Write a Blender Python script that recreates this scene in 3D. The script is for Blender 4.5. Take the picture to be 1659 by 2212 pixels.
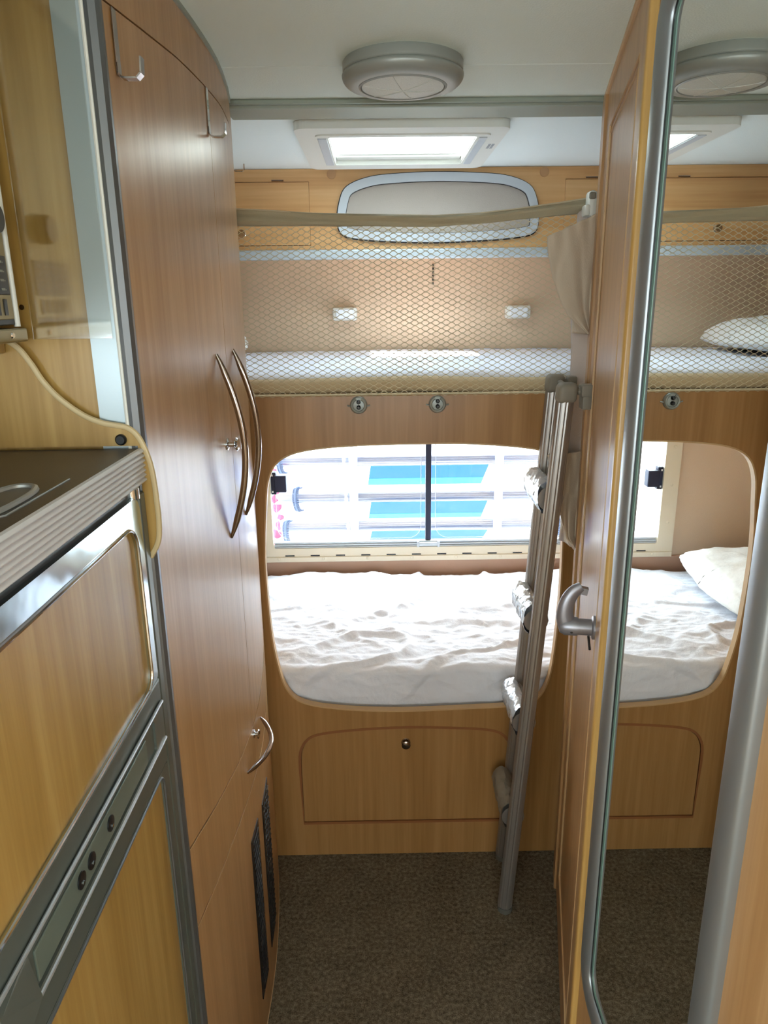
import bpy, bmesh, math, random
from mathutils import Vector, Matrix, noise
random.seed(4)
for o in list(bpy.data.objects): bpy.data.objects.remove(o)
SC = bpy.context.scene
COL = SC.collection
PI = math.pi

# ------------------------------------------------------------ camera, sky, exposure
cam_d = bpy.data.cameras.new('camera'); cam = bpy.data.objects.new('camera', cam_d); COL.objects.link(cam)
cam_d.sensor_fit = 'VERTICAL'; cam_d.sensor_height = 36.0; cam_d.lens = 1554.5/2212*36.0
cam_d.clip_start = 0.02; cam_d.clip_end = 100
_r = Vector((0.9998665, -0.0114598, -0.0116470)); _u = Vector((0.0143731, 0.2778362, 0.9605209)); _f = Vector((0.0077714, 0.9605601, -0.2779639))
cam.matrix_world = Matrix(((_r.x,_u.x,-_f.x,0),(_r.y,_u.y,-_f.y,0),(_r.z,_u.z,-_f.z,1.585),(0,0,0,1)))
SC.camera = cam
SC.view_settings.view_transform = 'Standard'; SC.view_settings.look = 'None'
SC.view_settings.exposure = 1.32; SC.view_settings.gamma = 1.0; SC.view_settings.use_curve_mapping = False
wd = bpy.data.worlds.new('sky'); SC.world = wd; wd.use_nodes = True
_bg = wd.node_tree.nodes['Background']; _bg.inputs[0].default_value = (0.79, 0.93, 1.0, 1); _bg.inputs[1].default_value = 6.0

sun_d = bpy.data.lights.new('sun', 'SUN'); sun_d.energy = 10; sun_d.angle = .03; sun_d.color = (1, .97, .93)
sun = bpy.data.objects.new('sun', sun_d); COL.objects.link(sun)
sun.rotation_euler = Vector((-.12, -.5, .86)).to_track_quat('Z', 'Y').to_euler(); sun.location = (0, -5, 8)

def portal(name, loc, rot, sx, sy):
    l = bpy.data.lights.new(name, 'AREA'); l.shape = 'RECTANGLE'; l.size = sx; l.size_y = sy
    l.energy = 1; l.cycles.is_portal = True
    o = bpy.data.objects.new(name, l); COL.objects.link(o); o.location = loc; o.rotation_euler = rot
    return o
portal('window_daylight_portal', (0.19, 2.80, 0.93), (-PI/2, 0, 0), 1.3, 0.62)
portal('skylight_daylight_portal', (0.07, 2.13, 2.09), (0, 0, 0), 0.44, 0.40)
portal('cab_daylight_portal', (0.2, -2.62, 1.25), (PI/2, 0, 0), 1.5, 0.5)
portal('side_daylight_portal', (1.29, -1.2, 1.35), (0, PI/2, 0), 0.75, 1.5)
portal('side_daylight_portal', (-0.89, -1.2, 1.35), (0, -PI/2, 0), 0.75, 1.5)

# ------------------------------------------------------------ materials
def s2l(c):
    c = c/255.0
    return c/12.92 if c <= .04045 else ((c+.055)/1.055)**2.4
def rgb(r, g, b): return (s2l(r), s2l(g), s2l(b), 1)
def newmat(name):
    m = bpy.data.materials.new(name); m.use_nodes = True
    return m, m.node_tree, m.node_tree.nodes['Principled BSDF']
def mat(name, col, rough=.5, metal=0., spec=.5, bump=0., bscale=200., var=0., trans=0., coat=0.):
    m, nt, p = newmat(name)
    p.inputs['Base Color'].default_value = col; p.inputs['Roughness'].default_value = rough
    p.inputs['Metallic'].default_value = metal; p.inputs['Specular IOR Level'].default_value = spec
    p.inputs['Transmission Weight'].default_value = trans; p.inputs['Coat Weight'].default_value = coat
    tc = nt.nodes.new('ShaderNodeTexCoord')
    if bump or var:
        n = nt.nodes.new('ShaderNodeTexNoise'); n.inputs['Scale'].default_value = bscale; n.inputs['Detail'].default_value = 3
        nt.links.new(tc.outputs['Object'], n.inputs['Vector'])
    if bump:
        b = nt.nodes.new('ShaderNodeBump'); b.inputs['Strength'].default_value = bump; b.inputs['Distance'].default_value = .002
        nt.links.new(n.outputs['Fac'], b.inputs['Height']); nt.links.new(b.outputs['Normal'], p.inputs['Normal'])
    if var:
        r = nt.nodes.new('ShaderNodeValToRGB'); r.color_ramp.elements[0].position = .35; r.color_ramp.elements[1].position = .65
        r.color_ramp.elements[0].color = tuple(c*(1-var) for c in col[:3])+(1,); r.color_ramp.elements[1].color = tuple(min(1,c*(1+var)) for c in col[:3])+(1,)
        nt.links.new(n.outputs['Fac'], r.inputs['Fac']); nt.links.new(r.outputs['Color'], p.inputs['Base Color'])
    return m
def wood(name, dark, mid, light, axis='Z', rough=.32, sc=1.0):
    m, nt, p = newmat(name)
    tc = nt.nodes.new('ShaderNodeTexCoord'); mp = nt.nodes.new('ShaderNodeMapping')
    big, sm = 34*sc, 1.1*sc
    s = {'X': (sm, big, big), 'Y': (big, sm, big), 'Z': (big, big, sm)}[axis]
    mp.inputs['Scale'].default_value = s
    nt.links.new(tc.outputs['Object'], mp.inputs['Vector'])
    n = nt.nodes.new('ShaderNodeTexNoise'); n.inputs['Scale'].default_value = 1.0; n.inputs['Detail'].default_value = 5; n.inputs['Distortion'].default_value = .6
    nt.links.new(mp.outputs['Vector'], n.inputs['Vector'])
    mp2 = nt.nodes.new('ShaderNodeMapping'); mp2.inputs['Scale'].default_value = tuple(v*(5 if v > 10 else 6) for v in s)
    nt.links.new(tc.outputs['Object'], mp2.inputs['Vector'])
    n2 = nt.nodes.new('ShaderNodeTexNoise'); n2.inputs['Scale'].default_value = 1.0; n2.inputs['Detail'].default_value = 2
    nt.links.new(mp2.outputs['Vector'], n2.inputs['Vector'])
    mx = nt.nodes.new('ShaderNodeMix'); mx.data_type = 'FLOAT'; mx.inputs[0].default_value = .3
    nt.links.new(n.outputs['Fac'], mx.inputs[2]); nt.links.new(n2.outputs['Fac'], mx.inputs[3])
    r = nt.nodes.new('ShaderNodeValToRGB'); e = r.color_ramp.elements
    e[0].position = .34; e[0].color = dark; e[1].position = .66; e[1].color = light
    k = e.new(.5); k.color = mid
    nt.links.new(mx.outputs[0], r.inputs['Fac']); nt.links.new(r.outputs['Color'], p.inputs['Base Color'])
    p.inputs['Roughness'].default_value = rough
    return m
BEECH = wood('beech laminate', rgb(172,128,82), rgb(183,140,93), rgb(194,152,106), rough=.3)
BEECHY = wood('beech laminate with painted yellow cast', rgb(158,122,60), rgb(174,138,74), rgb(190,156,92))  # yellow cast of the shaded left side mixed into the wood colour
BEECHB = wood('beech laminate with painted shade', rgb(158,114,66), rgb(170,126,76), rgb(182,138,88), sc=.8)  # beech darkened in its colour to stand in for shade on the bulkhead
BEECHH = wood('beech laminate horizontal', rgb(206,152,94), rgb(222,172,114), rgb(234,190,134), 'X', .4, .55)
BEECHD = wood('golden edge lipping', rgb(186,142,78), rgb(202,160,92), rgb(216,178,110))
GROOVE = mat('routed groove', rgb(150,96,58), .5)
GAP = mat('dark joint', rgb(52,34,24), .7)
LIP = mat('pale edge lipping', rgb(206,170,124), .45)
CEIL = mat('ceiling vinyl', rgb(238,248,240), .75, bump=.25, bscale=300)
CEILR = mat('rear ceiling vinyl', rgb(238,245,242), .75, bump=.2, bscale=300)
WALL = mat('beige wall vinyl', rgb(226,200,172), .75, bump=.2, bscale=350)
FAB = mat('pinkish padded wall', rgb(196,158,134), .85, bump=.3, bscale=250)
CREAM = mat('cream window plastic', rgb(226,212,186), .5)
WHITEP = mat('white plastic', rgb(230,230,222), .4)
GREYP = mat('pale grey plastic', rgb(200,206,212), .4)
BLIND = mat('grey pleated blind', rgb(190,180,170), .8, bump=.3, bscale=400)
ALU = mat('brushed aluminium', rgb(186,190,192), .42, .75)
ALUD = mat('dark satin aluminium', rgb(120,124,128), .38, .7)
ALUB = mat('aluminium face with painted reflection', rgb(190,204,210), .35, .35)  # pale blue of the reflected ceiling put into the base colour
CHROME = mat('chrome', rgb(225,228,232), .06, 1.)
CHROMEW = mat('wavy chrome', rgb(200,214,222), .12, 1., bump=.6, bscale=9)
STEEL = mat('smoky steel', rgb(170,160,155), .12, 1.)
SATIN = mat('satin silver plastic', rgb(158,162,156), .36, .2)
FRM = mat('satin mirror frame metal', rgb(152,157,160), .36, .7)
TGREY = mat('taupe grey plastic', rgb(138,132,120), .55)
FRIDGEG = mat('graphite fridge plastic', rgb(104,110,104), .3, .35)
BLACK = mat('black plastic', rgb(18,18,20), .4)
NAVY = mat('dark blue plastic', rgb(30,36,62), .45)
RAILG = mat('grey green rail', rgb(158,166,154), .4, .3)
WTOP = mat('charcoal worktop', rgb(70,62,56), .38, bump=.1, bscale=600)
EDGEG = mat('ribbed grey edging', rgb(212,208,208), .4)
SHEET = mat('white cotton sheet', rgb(238,240,250), .9, spec=.2, bump=.9, bscale=60)
PILLOW = mat('white pillow cotton', rgb(240,240,238), .9, spec=.2, bump=.6, bscale=60)
NET = mat('cream net cord', rgb(214,200,168), .8)
BANDF = mat('khaki webbing', rgb(184,172,144), .9, bump=.3, bscale=400)
CLOTH = mat('beige cotton cloth', rgb(212,198,178), .9, spec=.2, bump=.3, bscale=300)
WRAPM = mat('crinkled clear wrap', rgb(190,194,200), .15, .3, bump=1., bscale=90)
MIRROR = mat('mirror silvering', (.88,.90,.88,1), .0, 1.)
GLASSE = mat('green glass edge', rgb(120,150,140), .15, .2)
LENS = mat('prismatic lens', rgb(224,228,220), .25, bump=.6, bscale=500)
def glass(name, tint=(1,1,1,1), fac=.08, rough=.02):
    m = bpy.data.materials.new(name); m.use_nodes = True; nt = m.node_tree; nt.nodes.clear()
    o = nt.nodes.new('ShaderNodeOutputMaterial'); t = nt.nodes.new('ShaderNodeBsdfTransparent'); g = nt.nodes.new('ShaderNodeBsdfGlossy')
    mx = nt.nodes.new('ShaderNodeMixShader'); t.inputs[0].default_value = tint; g.inputs['Roughness'].default_value = rough
    mx.inputs[0].default_value = fac
    nt.links.new(t.outputs[0], mx.inputs[1]); nt.links.new(g.outputs[0], mx.inputs[2]); nt.links.new(mx.outputs[0], o.inputs[0])
    return m
PANE = glass('acrylic pane', (.95,.97,.98,1), .05)
CLEAR = glass('clear splash film', (.97,.97,.95,1), .16, .10)
# carpet
m, nt, p = newmat('mottled carpet'); CARPET = m
tc = nt.nodes.new('ShaderNodeTexCoord'); n = nt.nodes.new('ShaderNodeTexNoise'); n.inputs['Scale'].default_value = 105; n.inputs['Detail'].default_value = 4
n2 = nt.nodes.new('ShaderNodeTexNoise'); n2.inputs['Scale'].default_value = 380; n3 = nt.nodes.new('ShaderNodeTexNoise'); n3.inputs['Scale'].default_value = 9
for q in (n, n2, n3): nt.links.new(tc.outputs['Object'], q.inputs['Vector'])
mx = nt.nodes.new('ShaderNodeMix'); mx.data_type = 'FLOAT'; mx.inputs[0].default_value = .45
nt.links.new(n.outputs['Fac'], mx.inputs[2]); nt.links.new(n2.outputs['Fac'], mx.inputs[3])
mx2 = nt.nodes.new('ShaderNodeMix'); mx2.data_type = 'FLOAT'; mx2.inputs[0].default_value = .12
nt.links.new(mx.outputs[0], mx2.inputs[2]); nt.links.new(n3.outputs['Fac'], mx2.inputs[3])
r = nt.nodes.new('ShaderNodeValToRGB'); e = r.color_ramp.elements
e[0].position = .33; e[0].color = rgb(56,50,40); e[1].position = .68; e[1].color = rgb(150,138,118); k = e.new(.5); k.color = rgb(108,97,80)
nt.links.new(mx2.outputs[0], r.inputs['Fac']); nt.links.new(r.outputs['Color'], p.inputs['Base Color'])
b = nt.nodes.new('ShaderNodeBump'); b.inputs['Strength'].default_value = .8; b.inputs['Distance'].default_value = .004
nt.links.new(mx.outputs[0], b.inputs['Height']); nt.links.new(b.outputs['Normal'], p.inputs['Normal'])
p.inputs['Roughness'].default_value = .95; p.inputs['Specular IOR Level'].default_value = .1

# ------------------------------------------------------------ mesh helpers
ROOT = {}
class G:
    def __init__(s): s.v = []; s.f = []
    def add(s, vs, fs):
        k = len(s.v); s.v += [tuple(v) for v in vs]; s.f += [tuple(i+k for i in f) for f in fs]; return s
    def box(s, x0, x1, y0, y1, z0, z1, bev=0.0, seg=2, T=None):
        bm = bmesh.new(); bmesh.ops.create_cube(bm, size=1)
        for v in bm.verts: v.co = Vector(((x0+x1)/2+v.co.x*(x1-x0), (y0+y1)/2+v.co.y*(y1-y0), (z0+z1)/2+v.co.z*(z1-z0)))
        if bev: bmesh.ops.bevel(bm, geom=bm.edges[:], offset=bev, segments=seg, affect='EDGES', profile=.5)
        bm.verts.ensure_lookup_table()
        for i, v in enumerate(bm.verts): v.index = i
        vs = [T(v.co) if T else v.co.copy() for v in bm.verts]; fs = [[v.index for v in f.verts] for f in bm.faces]
        bm.free(); return s.add(vs, fs)
    def tube(s, path, r, n=10, cap=True, flat=1.0, rot=0.0, closed=False):
        P = [Vector(p) for p in path]; m = len(P); R_ = r if isinstance(r, (list, tuple)) else [r]*m
        vs = []; up = None
        for i in range(m):
            if closed: t = P[(i+1) % m]-P[(i-1) % m]
            else: t = P[min(i+1, m-1)]-P[max(i-1, 0)]
            t.normalize()
            if up is None:
                up = Vector((0,0,1)) if abs(t.z) < .9 else Vector((0,1,0))
            up = (up-t*up.dot(t)).normalized(); sd = t.cross(up)
            for j in range(n):
                a = 2*PI*j/n+rot
                vs.append(P[i]+up*math.cos(a)*R_[i]*flat+sd*math.sin(a)*R_[i])
        fs = []
        for i in range(m if closed else m-1):
            for j in range(n):
                a = i*n+j; b_ = i*n+(j+1) % n; c_ = ((i+1) % m)*n+(j+1) % n; d_ = ((i+1) % m)*n+j
                fs.append((a, b_, c_, d_))
        if cap and not closed: fs.append(tuple(range(n-1, -1, -1))); fs.append(tuple((m-1)*n+j for j in range(n)))
        return s.add(vs, fs)
    def lathe(s, prof, c, ax=(0,0,1), n=32, cap0=True, cap1=True):
        c = Vector(c); ax = Vector(ax).normalized(); u = ax.orthogonal().normalized(); w = ax.cross(u)
        vs = []
        for r, h in prof:
            for j in range(n):
                a = 2*PI*j/n; vs.append(c+ax*h+(u*math.cos(a)+w*math.sin(a))*r)
        fs = []
        for i in range(len(prof)-1):
            for j in range(n):
                fs.append((i*n+j, i*n+(j+1) % n, (i+1)*n+(j+1) % n, (i+1)*n+j))
        if cap0: fs.append(tuple(range(n-1, -1, -1)))
        if cap1: fs.append(tuple((len(prof)-1)*n+j for j in range(n)))
        return s.add(vs, fs)
    def grid(s, fn, nu, nv):
        vs = [fn(i/nu, j/nv) for j in range(nv+1) for i in range(nu+1)]
        fs = [(j*(nu+1)+i, j*(nu+1)+i+1, (j+1)*(nu+1)+i+1, (j+1)*(nu+1)+i) for j in range(nv) for i in range(nu)]
        return s.add(vs, fs)
    def plate(s, outer, holes, fmap, th):
        bm = bmesh.new(); loops = [outer]+list(holes); edges = []; idx = []
        for L in loops:
            vs = [bm.verts.new((p[0], p[1], 0)) for p in L]; idx.append(vs)
            for i in range(len(vs)): edges.append(bm.edges.new((vs[i], vs[(i+1) % len(vs)])))
        bmesh.ops.triangle_fill(bm, use_beauty=True, use_dissolve=False, edges=edges)
        bm.verts.index_update(); allv = list(bm.verts); n = len(allv)
        fr = [fmap(v.co.x, v.co.y, 0) for v in allv]; bk = [fmap(v.co.x, v.co.y, th) for v in allv]
        fs = [tuple(v.index for v in f.verts) for f in bm.faces]
        fs += [tuple(i+n for i in reversed(f)) for f in list(fs)]
        for vs in idx:
            ii = [v.index for v in vs]
            for a in range(len(ii)):
                b_ = (a+1) % len(ii); fs.append((ii[a], ii[b_], ii[b_]+n, ii[a]+n))
        bm.free(); return s.add(fr+bk, fs)

def wpos(p):
    return ROOT.get(p.name, Vector((0,0,0))) if p else Vector((0,0,0))
def build(name, g, m, parent=None, smooth=False, org=None, label=None, solid=0.0, sub=0, angle=40):
    """link geometry given in world metres as one mesh object"""
    o0 = Vector(org) if org is not None else (wpos(parent))
    me = bpy.data.meshes.new(name); me.from_pydata([tuple(Vector(v)-o0) for v in g.v], [], g.f)
    bm = bmesh.new(); bm.from_mesh(me); bmesh.ops.recalc_face_normals(bm, faces=bm.faces[:]); bm.to_mesh(me); bm.free()
    me.materials.append(m); o = bpy.data.objects.new(name, me); COL.objects.link(o)
    if smooth:
        for pl in me.polygons: pl.use_smooth = True
        try: me.set_sharp_from_angle(angle=math.radians(angle))
        except Exception: pass
    if solid:
        md = o.modifiers.new('thick', 'SOLIDIFY'); md.thickness = solid; md.offset = 0
    if sub:
        md = o.modifiers.new('sub', 'SUBSURF'); md.levels = sub; md.render_levels = sub
    ROOT[o.name] = o0
    if parent: o.parent = parent; o.location = o0-wpos(parent)
    else: o.location = o0
    if label: o['label'] = label
    return o
def thing(name, loc, label, cat, group=None):
    o = bpy.data.objects.new(name, None); COL.objects.link(o); o.location = loc; o.empty_display_size = .05
    ROOT[o.name] = Vector(loc); o['label'] = label; o['category'] = cat
    if group: o['group'] = group
    return o
def tag(o, label, cat, group=None):
    o['label'] = label; o['category'] = cat
    if group: o['group'] = group
    return o
def struct(name, g=None, m=None, loc=(0,0,0), **k):
    if g is None:
        o = bpy.data.objects.new(name, None); COL.objects.link(o); o.location = loc; ROOT[o.name] = Vector(loc)
    else: o = build(name, g, m, **k)
    o['kind'] = 'structure'; return o
def rrect(x0, x1, y0, y1, r, n=6):
    if not isinstance(r, (list, tuple)): r = [r]*4
    pts = []
    for (cx, cy, a0, rr) in ((x1-r[0], y0+r[0], -PI/2, r[0]), (x1-r[1], y1-r[1], 0, r[1]), (x0+r[2], y1-r[2], PI/2, r[2]), (x0+r[3], y0+r[3], PI, r[3])):
        if rr < 1e-5: pts.append((cx, cy)); continue
        for i in range(n+1):
            a = a0+PI/2*i/n; pts.append((cx+rr*math.cos(a), cy+rr*math.sin(a)))
    return pts
def cr(pts, n=6, closed=True):
    out = []; m = len(pts)
    for i in range(m if closed else m-1):
        if closed: p = [pts[(i+k-1) % m] for k in range(4)]
        else: p = [pts[max(i-1,0)], pts[i], pts[i+1], pts[min(i+2,m-1)]]
        for j in range(n):
            t = j/n; q = []
            for d in range(len(pts[0])):
                a, b_, c_, e_ = (p[k][d] for k in range(4))
                q.append(.5*((2*b_)+(-a+c_)*t+(2*a-5*b_+4*c_-e_)*t*t+(-a+3*b_-3*c_+e_)*t**3))
            out.append(tuple(q))
    if not closed: out.append(tuple(pts[-1]))
    return out
def lerp(x, xs, ys):
    if x <= xs[0]: return ys[0]
    for i in range(len(xs)-1):
        if x <= xs[i+1]:
            t = (x-xs[i])/(xs[i+1]-xs[i]); return ys[i]+(ys[i+1]-ys[i])*t
    return ys[-1]
def offs(L, d):
    """grow a closed loop outwards by d"""
    n = len(L); A = sum(L[i][0]*L[(i+1) % n][1]-L[(i+1) % n][0]*L[i][1] for i in range(n)); sg = 1 if A > 0 else -1
    out = []
    for i in range(n):
        a = Vector(L[(i-1) % n]); b_ = Vector(L[(i+1) % n]); t = (b_-a).normalized()
        out.append((L[i][0]+t.y*d*sg, L[i][1]-t.x*d*sg))
    return out
ZY = lambda y0, sg=1: (lambda u, v, t: (u, y0+sg*t, v))      # plate in an x-z plane
XP = lambda x0, sg=1: (lambda u, v, t: (x0+sg*t, u, v))      # plate in a y-z plane
ZP = lambda z0, sg=1: (lambda u, v, t: (u, v, z0+sg*t))

# ------------------------------------------------------------ the shell
XL, XR, YF, YB, ZC = -.87, 1.27, -2.6, 2.76, 2.0
struct('floor', G().box(XL-.04, XR+.04, YF-.04, YB+.04, -.04, 0), CARPET)
rect = lambda a, b_, c_, d_: [(a, c_), (b_, c_), (b_, d_), (a, d_)]
SKY = (-.112, .258, 1.945, 2.315)
struct('ceiling', G().box(XL-.04, XR+.04, YF-.04, 1.4785, ZC, ZC+.05, .0015).box(XL-.04, XR+.04, 1.4805, 1.73, ZC, ZC+.05, .0015), CEIL)
struct('ceiling_rear', G().plate(rect(XL-.04, XR+.04, 1.73, YB+.04), [rect(*SKY)], ZP(ZC), .05), CEILR)
struct('wall_left', G().plate(rect(YF, YB, 0, 2.04), [rect(-1.9, -.5, 1.0, 1.7)], XP(XL, -1), .04), WALL)
struct('wall_right', G().plate(rect(YF, YB, 0, 2.04), [rect(-1.9, -.5, 1.0, 1.7)], XP(XR), .04), WALL)
struct('wall_front', G().plate(rect(XL-.04, XR+.04, 0, 2.04), [rect(-.5, .9, 1.02, 1.48)], ZY(YF, -1), .04), WALL)
WIN = (-.425, .815, .652, 1.20)
struct('wall_rear', G().plate(rect(XL-.04, XR+.04, 0, 2.04), [rect(*WIN)], ZY(2.712), .05), WALL)
struct('trim_1', G().box(-.315, .52, 1.70, 1.80, 1.984, 2.0, .004).box(-.315, .52, 1.692, 1.70, 1.990, 2.0, .002), RAILG)

# padded strip below the rear window
struct('trim_2', G().box(XL, XR, 2.700, 2.712, .30, .605, .004), FAB)

# ------------------------------------------------------------ rear window
w = struct('window_1', loc=(.195, 2.70, .60))
fr = build('window_frame', G().plate(rrect(-.475, .865, .606, 1.245, .02), [rrect(-.415, .805, .662, 1.19, .012)], ZY(2.688), .024)
           .box(-.475, .865, 2.684, 2.69, .606, .6275, .002), CREAM, w)
sl = G()
for i in range(10):
    x = -.352+i*.1000; sl.box(x-.018, x+.018, 2.6862, 2.690, .630, .6345)
build('vent_slots', sl, BLACK, w)
sc_ = G()
for i in range(6):
    x = -.395+.175*i; sc_.lathe([(.006,0),(.006,.0015),(.004,.0025)], (x, 2.6845, .620), (0,-1,0), 14)
for z in (.75, .90, 1.05): sc_.lathe([(.006,0),(.006,.0015),(.004,.0025)], (-.448, 2.6885, z), (0,-1,0), 14)
build('screw_cap', sc_, CREAM, w, smooth=True)
build('pane', G().box(-.415, .805, 2.722, 2.728, .662, 1.19), PANE, w)
rl = build('blind_rail', G().box(-.412, .80, 2.690, 2.716, .6625, .668, .002).box(-.412, .80, 2.692, 2.716, .670, .677, .002).box(-.412, .80, 2.694, 2.716, .679, .686, .002), ALU, w)
build('rail_clip', G().box(.150, .240, 2.682, 2.694, .668, .681, .003).box(.150, .160, 2.681, 2.694, .662, .686, .002).box(.230, .240, 2.681, 2.694, .662, .686, .002), GREYP, rl)
build('mullion', G().box(.184, .206, 2.700, 2.722, .686, 1.19, .002), NAVY, w)
lt = G().box(-.412, -.392, 2.690, 2.722, .882, .970, .002).box(-.398, -.352, 2.682, 2.722, .892, .958, .003)
build('latch', lt, NAVY, w, label='black window latch')
build('latch_screw', G().box(-.408, -.403, 2.688, 2.692, .955, .962).box(-.408, -.403, 2.688, 2.692, .890, .897), WHITEP, w)
gs = G()                                                            # moulded outline of the two panes
for x0, x1 in ((-.40, .168), (.224, .79)):
    L = rrect(x0, x1, .690, 1.185, .05); gs.tube([(a, 2.7195, b_) for a, b_ in L], .0012, 5, closed=True)
build('pane_rib', gs, GREYP, w)

# ------------------------------------------------------------ outside
tag(build('ground', G().box(-6, 7, 2.9, 9, -.62, -.6), mat('pale paving', rgb(190,188,182), .9)), 'pale paved ground outside behind the rear window', 'ground')
bpy.data.objects['ground']['kind'] = 'structure'
nv = thing('parked_caravan', (.25, 3.95, -.6), 'white neighbouring caravan with blue glazed panes seen through the rear window', 'caravan')
build('body', G().box(-3.2, 3.6, 3.9, 6.0, -.35, 1.9, .08), mat('white caravan body', rgb(244,246,248), .4), nv)
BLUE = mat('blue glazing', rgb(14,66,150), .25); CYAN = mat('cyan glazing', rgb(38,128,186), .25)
def pane(x0, x1, z0, z1, sk):
    g = G().plate([(x0, z0), (x1-sk, z0), (x1, z1), (x0+sk*.4, z1)], [], ZY(3.80), .03)
    o = build('blue_pane', g, BLUE, nv)
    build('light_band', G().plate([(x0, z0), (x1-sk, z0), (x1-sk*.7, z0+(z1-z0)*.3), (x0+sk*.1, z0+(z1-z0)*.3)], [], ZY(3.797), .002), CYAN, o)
for z0, z1 in ((.868, .975), (.640, .755), (.440, .555), (.300, .375)): pane(-.055, .605, z0, z1, .045)
build('pane_surround', G().box(-.10, .68, 3.83, 3.9, .25, 1.02, .01), WHITEP, nv)
build('wheel', G().lathe([(.3,0),(.3,.2)], (-1.9, 3.86, -.3), (0,1,0), 24), BLACK, nv)
build('wheel', G().lathe([(.3,0),(.3,.2)], (1.9, 3.86, -.3), (0,1,0), 24), BLACK, nv)
rk = thing('bicycle_rack', (.2, 3.1, .4), 'silver bicycle rack with three wheel rails and uprights behind the rear window', 'rack')
ALUO = mat('outdoor aluminium', rgb(150,156,178), .4, .2); WHO = mat('outdoor white bar', rgb(186,198,222), .4)
for z, h in ((.934, .028), (.771, .028), (.640, .028)):
    rg = G().box(-.44, 1.0, 3.08, 3.12, z-h/2, z+h/2, .004)
    for d in (-.009, .0, .009): rg.box(-.438, .998, 3.077, 3.081, z+d-.0015, z+d+.0015)
    rg.box(-.44, 1.0, 3.06, 3.12, z-h/2-.012, z-h/2-.006, .002)
    build('wheel_rail', rg, ALUO, rk)
for x in (-.107, .530): build('bracket_arm', G().tube([(x, 2.764, 1.3), (x, 3.065, 1.3)], .014, 12), WHO, rk, smooth=True)
for x in (-.107, .530): build('upright', G().tube([(x, 3.065, .25), (x, 3.065, 1.35)], .019, 16), WHO, rk, smooth=True)
for x, z in ((-.355, .765), (-.405, .615), (-.418, .935), (.70, .765), (.815, .61)):
    sg = G()
    P = cr([(x+.012, 3.055, z+.052), (x-.002, 3.045, z+.047), (x-.007, 3.04, z+.015), (x-.004, 3.04, z-.025), (x+.004, 3.045, z-.048), (x+.014, 3.055, z-.05)], 5, False)
    for i in range(len(P)-1):
        a, b_ = Vector(P[i]), Vector(P[i+1]); c_ = (a+b_)/2; h = (b_-a).length/2
        sg.box(c_.x-.014, c_.x+.014, c_.y-.004, c_.y+.004, c_.z-max(h*.8,.0025), c_.z+max(h*.8,.0025), .001)
    sg.tube(P, .007, 6, flat=1)
    build('ratchet_strap', sg, mat('blue grey strap', rgb(62,84,124), .5), rk)
rp = G()
for ph in (0, PI):
    rp.tube([(-.138+.004*math.cos(i*.9+ph)-.008*math.sin(i/60*PI*.9), 3.035+.004*math.sin(i*.9+ph), 1.3-i*.0085) for i in range(100)], .0042, 6)
tag(build('rope', rp, mat('pale green rope', rgb(206,216,196), .8)), 'pale twisted rope hanging beside the left upright of the bicycle rack', 'rope')
PINK = mat('pink leaf', rgb(180,50,90), .6); STEM = mat('brown stem', rgb(150,120,110), .7)
pl = thing('climbing_plant', (-.46, 3.25, -.6), 'pink leaved climbing plant outside, left edge of the rear window', 'plant')
build('stem', G().tube(cr([(-.47,3.28,-.6),(-.44,3.27,.2),(-.50,3.28,.6),(-.45,3.27,.9),(-.49,3.28,1.25)], 6, False), .005, 6), STEM, pl)
for i in range(16):
    cx, cz, a = -.455+random.uniform(-.05,.03), .50+i*.043, random.uniform(0, 6.28); s_ = random.uniform(.018, .032)
    L = []
    for k in range(10):
        rr = s_*random.uniform(.6, 1.1); L.append((cx+rr*math.cos(a+k*PI/5), cz+rr*math.sin(a+k*PI/5)))
    yy = 3.24+random.uniform(-.02,.02)
    build('leaf', G().plate(L, [], lambda u, v, t, yy=yy, cx=cx: (u, yy+t+abs(u-cx)*.3, v), .0015), PINK, pl)

# ------------------------------------------------------------ roof hatch
sk = struct('window_2', loc=(.07, 2.12, 1.99))
build('window_frame', G().plate(rrect(-.188, .326, 1.865, 2.40, .03), [rrect(-.108, .254, 1.950, 2.31, .01)], ZP(1.980), .019), WHITEP, sk)
build('inner_lip', G().plate(rrect(-.142, .288, 1.925, 2.345, .02), [rrect(-.110, .256, 1.948, 2.312, .008)], ZP(1.9765), .004), WHITEP, sk)
build('roof_upstand', G().plate(rect(-.116, .262, 1.941, 2.319), [rect(-.108, .254, 1.95, 2.31)], ZP(1.998), .10), WHITEP, sk)
build('dome_pane', G().box(-.13, .275, 1.95, 2.33, 2.10, 2.106, .002), PANE, sk)
build('blind_track', G().box(-.137, -.114, 1.955, 2.30, 1.974, 1.9775, .001).box(.262, .282, 1.955, 2.30, 1.974, 1.9775, .001), GREYP, sk)
build('blind_cassette', G().box(-.108, .254, 2.272, 2.31, 1.990, 2.03, .004).tube([(-.10,2.268,2.0),(.246,2.268,2.0)], .004, 8), WHITEP, sk)
stg = G()
for i in range(2):
    for j in range(3): stg.box(.300-.0+i*.009, .3065+i*.009, 2.055+j*.020, 2.070+j*.020, 1.9792, 1.9802)
build('sticker', stg, mat('grey print', rgb(170,172,176), .6), sk)

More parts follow.
